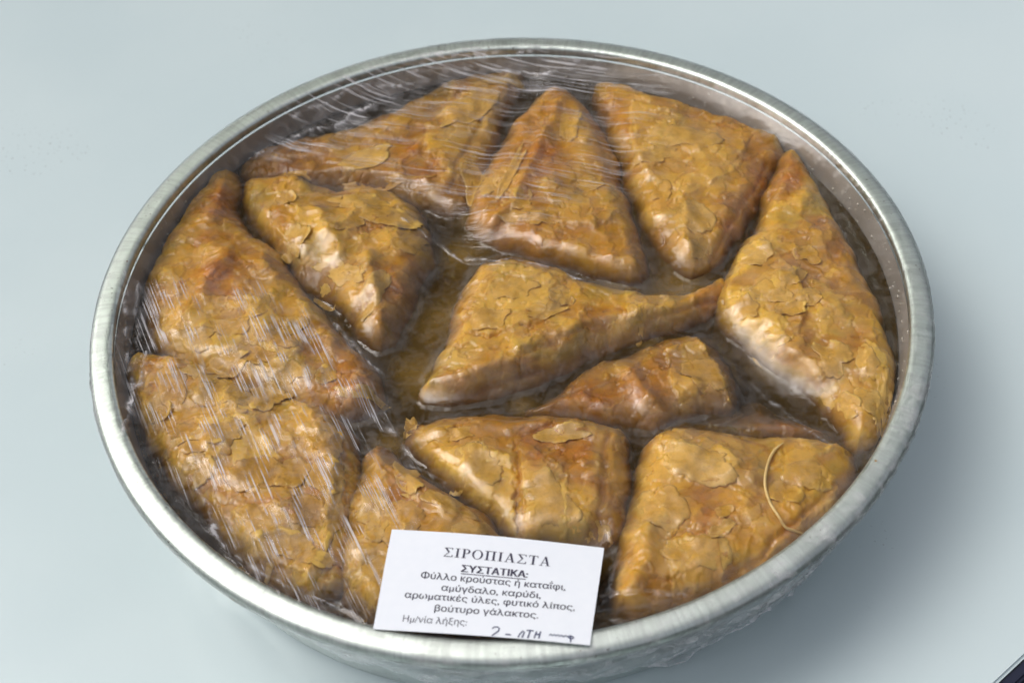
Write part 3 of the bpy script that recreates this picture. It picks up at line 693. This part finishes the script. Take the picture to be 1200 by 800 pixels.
# crumbs
def crumb(px, py, r, col, label, z=None):
    q = un(px, py, z if z else .0502); q[2] = z if z else .0502
    bm = bmesh.new(); bmesh.ops.create_icosphere(bm, subdivisions=2, radius=r)
    for v in bm.verts: v.co *= 1 + .25 * (rnd.random() - .5); v.co.z *= .6
    me = bpy.data.meshes.new('pastry_crumb'); bm.to_mesh(me); bm.free(); me.materials.append(mat_plain('crumb', col, .4))
    o = bpy.data.objects.new('pastry_crumb', me); COL.objects.link(o); o.location = (q[0], q[1], q[2] + r * .4); tag(o, label, 'crumb', 'crumbs on the rim')
crumb(149, 308, .0009, (.2, .05, .02), 'small reddish brown crumb stuck on the left rim')
crumb(1026, 541, .0008, (.5, .33, .12), 'tiny golden crumb at the inner edge of the right rim')
crumb(1074, 328, .0005, (.25, .12, .04), 'tiny brown speck on the right rim halfway up')

# ---------------------------------------------------------------- label geometry (its patch is needed by the film)
LT = [un(459.3, 619.8, .0485), un(708, 641, .0485), un(437, 735.8, .0520), un(691.3, 755.8, .0520)]
LT[0][2] = LT[1][2] = .0485; LT[2][2] = LT[3][2] = .0520
LT = np.array(LT)
def lab(s, t_, up=0.):
    s = np.asarray(s, float); t_ = np.asarray(t_, float)
    p = (LT[0] * ((1 - s) * (1 - t_))[..., None] + LT[1] * (s * (1 - t_))[..., None] + LT[2] * ((1 - s) * t_)[..., None] + LT[3] * (s * t_)[..., None])
    p[..., 2] += .0008 * np.sin(s * 3.14159) * (1 - .4 * t_) + .00035 * np.sin(t_ * 5 + s * 4) + up
    return p

# ---------------------------------------------------------------- cling film
st = .0012; gx = np.arange(-.150, .1501, st); FX, FY = np.meshgrid(gx, gx); rr = np.hypot(FX, FY)
obs = bil(np.maximum(gblur(np.maximum(GH, .0), .0006), GH - .0006), FX, FY) + .0007
obs = np.where(np.hypot(FX, FY) < .142, obs, 0)
FH = np.where(rr > .1435, .0512, .0490); fixed = rr > .1425
for it in range(900):
    A = .25 * (np.roll(FH, 1, 0) + np.roll(FH, -1, 0) + np.roll(FH, 1, 1) + np.roll(FH, -1, 1)) - .000020
    A = np.maximum(A, obs); FH = np.where(fixed, .0512, A)
# under the label
Ls, Lt = np.meshgrid(np.linspace(0, 1, 160), np.linspace(0, 1, 100)); LP = lab(Ls, Lt)
ixx = np.round((LP[..., 0] + .150) / st).astype(int); iyy = np.round((LP[..., 1] + .150) / st).astype(int)
ok = (ixx >= 0) & (iyy >= 0) & (ixx < len(gx)) & (iyy < len(gx))
cap = np.full(FH.shape, 1.0); np.minimum.at(cap, (iyy[ok], ixx[ok]), (LP[..., 2] - .0004)[ok])
FH = np.minimum(FH, cap)

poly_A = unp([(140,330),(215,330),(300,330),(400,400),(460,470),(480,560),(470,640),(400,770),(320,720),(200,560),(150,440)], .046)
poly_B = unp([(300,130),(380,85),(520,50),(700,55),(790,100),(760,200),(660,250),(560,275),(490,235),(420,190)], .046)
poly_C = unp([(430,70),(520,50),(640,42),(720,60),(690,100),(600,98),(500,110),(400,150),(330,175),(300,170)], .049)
GLARE_CREASES = [([(290,182),(320,170),(345,155),(370,143),(395,138),(410,125),(440,116)], .0007, .0009, .9), ([(545,285),(580,298),(630,305),(680,322)], .0006, .0008, .8),
 ([(470,250),(520,275),(560,300),(590,308)], .0006, .0008, .6), ([(150,505),(158,470),(166,440),(170,410)], .0012, .0009, .9), ([(128,570),(140,530),(152,500)], .0010, .0010, .8),
 ([(390,372),(420,405),(445,424)], .0004, .0007, .7), ([(880,430),(930,472),(985,530)], .0003, .0006, .45), ([(222,555),(243,590),(258,640),(300,672),(345,697),(400,715)], .0006, .0009, .8),
 ([(400,90),(480,86),(560,80),(640,82),(690,80)], .0007, .0008, .6), ([(450,75),(540,72),(620,68),(680,75)], .0007, .0008, .6), ([(340,140),(420,104),(500,92)], .0006, .0007, .5),
 ([(430,470),(470,500),(480,540),(520,560)], .0004, .0007, .6), ([(150,330),(148,380),(152,430),(160,470)], .0007, .0007, .6), ([(162,330),(160,380),(166,430)], .0006, .0006, .5),
 ([(700,690),(760,690),(800,700)], .0005, .0008, .4), ([(715,600),(722,650),(712,700)], .0004, .0007, .4), ([(530,350),(545,330),(560,318)], .0004, .0007, .4)]
nr, nth = 260, 1000
prof_out = [(.1440, .0512), (.1463, .0516), (.1485, .0509), (.1506, .0495), (.1511, .0475), (.1505, .0455)]
th = np.linspace(0, 2 * np.pi, nth, endpoint=False)
q = (np.arange(1, nr + 1) / nr) * .1430
T, Q = np.meshgrid(th, q, indexing='ij')
X = Q * np.cos(T); Y = Q * np.sin(T)
Z = bil(FH, X, Y, -.150, st)
def soft(poly, X, Y, w=.008):
    d, i = dist_poly(X, Y, poly); return sstep(-w, w, np.where(i, d, -d))
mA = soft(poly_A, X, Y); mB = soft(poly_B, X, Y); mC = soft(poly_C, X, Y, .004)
def rotc(dv, X, Y):
    a = math.atan2(dv[1], dv[0]); return X * math.cos(a) + Y * math.sin(a), -X * math.sin(a) + Y * math.cos(a)
ub, vb = rotc(DIR_B, X, Y)
Z = Z + mC * .0005 * (1 - np.abs(fbm(ub / .035, vb / .0032, 71, 2)) * 2.5) * sstep(.1435, .138, Q)
ua, va = rotc(DIR_A, X, Y)
Z = Z + mA * .00012 * fbm(ua / .02, va / .0014, 72, 2)
Z = Z + .0001 * fbm(X / .01, Y / .01, 73)
CH = np.zeros_like(X)
jx = X + .0012 * fbm(X / .006, Y / .006, 91, 2); jy = Y + .0012 * fbm(X / .006, Y / .006, 92, 2)
for pl, amp, wd, hz_ in GLARE_CREASES:  # raises each crease and whitens it to paint a line of glare
    dd, _ = dist_poly(jx, jy, unp(pl, .0465), False)
    wv = wd * np.clip(.75 + 1.6 * fbm(X / .008, Y / .008, 93), .15, 2.2)
    g_ = np.exp(-(dd / wv) ** 2); Z = Z + amp * g_; CH = np.maximum(CH, hz_ * g_ * np.clip(.55 + 1.3 * fbm(X / .006, Y / .006, 94), 0, 1))
# over the rim and down the outside, gathered
k0 = len(prof_out); skirt = 26
thg = th[:, None]
deg = np.degrees(np.arctan2(np.sin(th), np.cos(th)))
def win(c, wdt): return np.exp(-(((deg - c + 180) % 360 - 180) / wdt) ** 2)
wr_amt = np.clip(win(-56, 20) + .5 * win(-25, 14) + .8 * win(-172, 14) + .5 * win(-100, 25) + .35 * win(-15, 14) + .3 * win(95, 30), 0, 1)[:, None]
SX, SY, SZ, SH = [], [], [], []
for j, (r_, z_) in enumerate(prof_out):
    e = j / (k0 - 1)
    wob = wr_amt[:, 0] * (.0012 * fbm(th * 14, 0 * th + j * .15, 81) + .0006 * fbm(th * 45, 0 * th + j * .3, 88)) * (.3 + e)
    wob = np.clip(wob, -.0001, 1)
    SX.append((r_ * rscale(th) + wob) * np.cos(th)); SY.append((r_ * rscale(th) + wob) * np.sin(th)); SZ.append(z_ + .00025 * np.sin(2 * th + 1) + wob * .3)
    SH.append(np.clip(.08 + .8 * wr_amt[:, 0] * (.25 + .75 * e) * (.45 + 1.4 * fbm(th * 22 + j * .5, 0 * th + j * .4, 83)), 0, 1))
length = .030 + .012 * fbm(th * 5, 0 * th, 82) + .010 * win(-56, 25)
for j in range(1, skirt + 1):
    e = j / skirt; z_ = .0455 - length * e
    z_ = np.maximum(z_, .0022)
    rw = .1345 + (.1428 - .1345) * (z_ - .0035) / .0423
    tent = (.1505 - rw) * np.exp(-e * (5.5 - 3.2 * wr_amt[:, 0]))
    fold = wr_amt[:, 0] * (.0035 * np.clip(fbm(th * 9 + e * 2.2, 0 * th + e * 1.6, 84) + .2, -.1, 1) + .0013 * fbm(th * 40 + e * 6, 0 * th + e * 5, 85)) * min(1, e * 3)
    r_ = (rw + .0006 + tent + np.clip(fold, -.0002, 1)) * rscale(th)
    SX.append(r_ * np.cos(th)); SY.append(r_ * np.sin(th)); SZ.append(z_ + .0008 * fbm(th * 20, 0 * th + e, 86) * e)
    SH.append(np.clip(.12 + wr_amt[:, 0] * (.5 + 1.8 * np.clip(fbm(th * 26 + e * 9, 0 * th + e * 5, 87), 0, 1)) + (.5 * wr_amt[:, 0] if j > skirt - 2 else 0), 0, 1))
SX, SY, SZ, SH = [np.array(a).T for a in (SX, SY, SZ, SH)]
AX_ = np.concatenate([X, SX], 1); AY_ = np.concatenate([Y, SY], 1); AZ_ = np.concatenate([Z, SZ], 1)
n_all = AX_.shape[1]
V = np.concatenate([[(0, 0, float(bil(FH, np.array([0.]), np.array([0.]), -.150, st)[0]))], np.stack([AX_, AY_, AZ_], -1).reshape(-1, 3)])
I, J = np.meshgrid(np.arange(nth), np.arange(n_all - 1), indexing='ij')
a = 1 + I * n_all + J; b = 1 + ((I + 1) % nth) * n_all + J
f = np.stack([a, a + 1, b + 1, b], -1).reshape(-1, 4)
tri = [(0, 1 + k * n_all, 1 + ((k + 1) % nth) * n_all) for k in range(nth)]
z1 = np.zeros((nth, SX.shape[1]))
def cat(A, B): return np.concatenate([[0.], np.concatenate([A, B], 1).ravel()])
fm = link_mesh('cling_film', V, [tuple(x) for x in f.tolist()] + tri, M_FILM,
               attrs={'streak_left': cat(mA, z1), 'streak_top': cat(np.clip(mB + 1.2 * mC, 0, 2), z1), 'haze_glare': cat(.05 + .06 * mC + .06 * mA + 1.1 * CH, SH)})
tag(fm, 'clear cling film stretched over the pan and pastries, wrinkled at the left and far edge', 'cling film')

# ---------------------------------------------------------------- paper label with its print
LAB = empty('paper_label', tuple(LT.mean(0)), 'small white printed paper label lying on the film at the near rim', 'label')
org = LT.mean(0)
ns, nt_ = 60, 34
S, T = np.meshgrid(np.linspace(0, 1, ns), np.linspace(0, 1, nt_))
top = lab(S, T).reshape(-1, 3); bot = lab(S, T, -.00016).reshape(-1, 3); N = len(top); Fc = []
idx = np.arange(N).reshape(nt_, ns)
for j in range(nt_ - 1):
    for i in range(ns - 1):
        Fc.append((idx[j + 1, i], idx[j + 1, i + 1], idx[j, i + 1], idx[j, i])); Fc.append((N + idx[j, i], N + idx[j, i + 1], N + idx[j + 1, i + 1], N + idx[j + 1, i]))
loop = list(idx[0, :]) + list(idx[1:, -1]) + list(idx[-1, -2::-1]) + list(idx[-2:0:-1, 0])
for i in range(len(loop)): a_, b_ = loop[i], loop[(i + 1) % len(loop)]; Fc.append((a_, b_, N + b_, N + a_))
link_mesh('paper_sheet', np.concatenate([top, bot]), [tuple(int(v) for v in f_) for f_ in Fc], M_PAPER, LAB, smooth=False, origin=org)

ASP = np.linalg.norm(LT[1] - LT[0]) / np.linalg.norm(LT[2] - LT[0])
def place_print(name, verts2, faces, mat=None, up=.00009):
    v = np.array(verts2); return link_mesh(name, lab(v[:, 0], v[:, 1], up), faces, mat or M_INK, LAB, smooth=False, origin=org)
def text_line(body, s0, s1, base, cap, bold=0., name='text_line'):
    cu = bpy.data.curves.new('text', 'FONT'); cu.body = body; cu.size = 1; cu.resolution_u = 8
    ob = bpy.data.objects.new('text', cu); COL.objects.link(ob); bpy.context.view_layer.update()
    dg = bpy.context.evaluated_depsgraph_get(); cv = ob.to_curve(dg); cons = []
    for sp in cv.splines:      # outline of every contour, sampled
        bp = sp.bezier_points; poly = []
        for k in range(len(bp)):
            p0, p1 = bp[k], bp[(k + 1) % len(bp)]
            A, B, C_, D_ = [np.array(q_[:2]) for q_ in (p0.co, p0.handle_right, p1.handle_left, p1.co)]
            ns_ = 1 if (p0.handle_right_type == 'VECTOR' and p1.handle_left_type == 'VECTOR') else 6
            for t_ in np.arange(ns_) / ns_: poly.append(A * (1 - t_) ** 3 + 3 * B * t_ * (1 - t_) ** 2 + 3 * C_ * t_ * t_ * (1 - t_) + D_ * t_ ** 3)
        poly = np.array(poly); q2 = np.roll(poly, -1, 0); area = .5 * float((poly[:, 0] * q2[:, 1] - q2[:, 0] * poly[:, 1]).sum())
        if abs(area) > 1e-7: cons.append((poly, area))
    ob.to_curve_clear(); bpy.data.objects.remove(ob); bpy.data.curves.remove(cu)
    def par(hp, ha):           # smallest contour of opposite turn that encloses this one
        best = None
        for k_, (op, oa) in enumerate(cons):
            if oa * ha > 0 or abs(oa) <= abs(ha): continue
            _, in_ = dist_poly(hp[:, 0], hp[:, 1], op)
            if in_.mean() > .9 and (best is None or abs(oa) < abs(cons[best][1])): best = k_
        return best
    pr = [par(*c_) for c_ in cons]
    grp = [[cons[k_][0]] + [cons[q_][0] for q_ in range(len(cons)) if pr[q_] == k_] for k_ in range(len(cons)) if pr[k_] is None]
    v, fs = [], []
    for g_ in grp:
        b0 = len(v); tris = tessellate_polygon([[Vector((float(x_), float(y_), 0)) for x_, y_ in pl] for pl in g_])
        for pl in g_: v += [tuple(x_) for x_ in pl]
        fs += [tuple(b0 + k for k in tt_) for tt_ in tris]
    v = np.array(v)
    x0, x1 = v[:, 0].min(), v[:, 0].max(); cap_u = .70
    s = s0 + (v[:, 0] - x0) / (x1 - x0) * (s1 - s0); t_ = base - v[:, 1] / cap_u * cap
    vv, ff = [], []
    for k, dx in enumerate([0.] if not bold else [-bold, 0., bold]):
        b0 = sum(len(a_) for a_ in vv); vv.append(np.stack([s + dx, t_], 1)); ff += [tuple(i + b0 for i in q_) for q_ in fs]
    return place_print(name, np.concatenate(vv), ff)
text_line('ΣΥΣΤΑΤΙΚΑ:', .361, .669, .388, .066, .0022)
place_print('underline', [(.361, .402), (.664, .402), (.664, .410), (.361, .410)], [(3, 2, 1, 0)])
text_line('Φύλλο κρούστας ή καταΐφι,', .178, .851, .482, .062, .0006)
text_line('αμύγδαλο, καρύδι,', .283, .745, .587, .062, .0006)
text_line('αρωματικές ύλες, φυτικό λίπος,', .119, .908, .681, .062, .0006)
text_line('βούτυρο γάλακτος.', .268, .748, .790, .062, .0006)
text_line('Ημ/νία λήξης:', .130, .428, .912, .062, .0)
# title in serif capitals: thick and thin strokes, per letter on a unit cap height
def quad(x0, y0, x1, y1, w): # stroke of horizontal thickness w from (x0,y0) to (x1,y1)
    return [(x0, y0), (x0 + w, y0), (x1 + w, y1), (x1, y1)]
def rect(x0, y0, x1, y1): return [(x0, y0), (x1, y0), (x1, y1), (x0, y1)]
def ring(cx, cy, rx, ry, tx, ty, a0=0, a1=360, n=28):
    out = []
    for k in range(n):
        p, q_ = R_(a0 + (a1 - a0) * k / n), R_(a0 + (a1 - a0) * (k + 1) / n)
        out.append([(cx + rx * math.cos(p), cy + ry * math.sin(p)), (cx + rx * math.cos(q_), cy + ry * math.sin(q_)),
                    (cx + (rx - tx) * math.cos(q_), cy + (ry - ty) * math.sin(q_)), (cx + (rx - tx) * math.cos(p), cy + (ry - ty) * math.sin(p))])
    return out
SER = .045
GL = {
 'Σ': (.74, [rect(.06, 1 - .06, .64, 1), rect(.60, .80, .66, 1), rect(.06, 0, .66, .07), rect(.62, 0, .69, .22), quad(.07, .97, .33, .52, .15), quad(.06, .05, .36, .50, .07)]),
 'Ι': (.40, [rect(.13, 0, .27, 1), rect(.03, 0, .37, SER), rect(.03, 1 - SER, .37, 1)]),
 'Ρ': (.66, [rect(.13, 0, .27, 1), rect(.03, 0, .37, SER), rect(.03, 1 - SER, .30, 1), rect(.25, .95, .38, 1), rect(.25, .47, .38, .52)] + ring(.36, .735, .26, .265, .13, .05, -90, 90, 16)),
 'Ο': (.84, ring(.42, .5, .38, .52, .13, .05)),
 'Π': (.86, [rect(.13, 0, .27, 1), rect(.59, 0, .73, 1), rect(.03, 0, .37, SER), rect(.49, 0, .83, SER), rect(.03, 1 - .06, .83, 1)]),
 'Α': (.80, [quad(.10, 0, .38, 1, .05), quad(.56, 0, .33, 1, .15), rect(.20, .30, .60, .35), rect(.0, 0, .27, SER), rect(.48, 0, .80, SER)]),
 'Τ': (.72, [rect(.29, 0, .43, 1), rect(.19, 0, .53, SER), rect(.04, 1 - .06, .68, 1), rect(.04, .78, .09, 1), rect(.63, .78, .68, 1)]),
}
word = 'ΣΙΡΟΠΙΑΣΤΑ'; wd = sum(GL[c][0] for c in word) + .07 * (len(word) - 1); x = 0
tv, tf = [], []
for ci, c in enumerate(word):
    for pi_, poly in enumerate(GL[c][1]):
        b0 = len(tv)
        for (px_, py_) in poly: tv.append((.263 + (x + px_) / wd * .503, .252 - py_ * .092))
        tf.append(tuple(range(b0, b0 + len(poly))))
    x += GL[c][0] + .07
place_print('title_line', tv, tf, up=.00010)
# handwriting cut off by the lower edge
def stroke(pts, w=.0062):
    v, fs = [], []
    pts = np.array(pts, float); pts[:, 1] = np.minimum(pts[:, 1], .995)
    for i in range(len(pts)):
        d = pts[min(i + 1, len(pts) - 1)] - pts[max(i - 1, 0)]; d[1] /= ASP; d /= np.linalg.norm(d) + 1e-9
        n_ = np.array([-d[1], d[0] * ASP]) * w * .5; v += [pts[i] + n_, pts[i] - n_]
        if i: b0 = 2 * i; fs.append((b0 - 2, b0 - 1, b0 + 1, b0))
    return v, fs
hv, hf = [], []
for s_ in ([(.548, .925), (.556, .908), (.572, .905), (.581, .92), (.578, .945), (.562, .975), (.552, .994)],
           [(.612, .972), (.628, .970), (.638, .972)],
           [(.672, .990), (.678, .955), (.690, .925), (.697, .935), (.694, .960), (.690, .990)],
           [(.706, .918), (.722, .914), (.738, .916)], [(.722, .915), (.720, .950), (.716, .990)],
           [(.752, .920), (.748, .95), (.746, .985)], [(.770, .915), (.768, .95), (.766, .985)], [(.750, .948), (.768, .944)],
           [(.812, .948), (.818, .932), (.826, .946), (.834, .930), (.842, .946), (.850, .930), (.858, .946), (.868, .932), (.876, .948), (.886, .932), (.894, .944), (.905, .930), (.918, .938), (.924, .948), (.912, .958), (.898, .950)],
           [(.906, .93), (.912, .99)]):
    v_, f_ = stroke(s_); b0 = len(hv); hv += v_; hf += [tuple(i + b0 for i in q_) for q_ in f_]
place_print('handwriting', hv, hf, M_PEN, up=.00011)
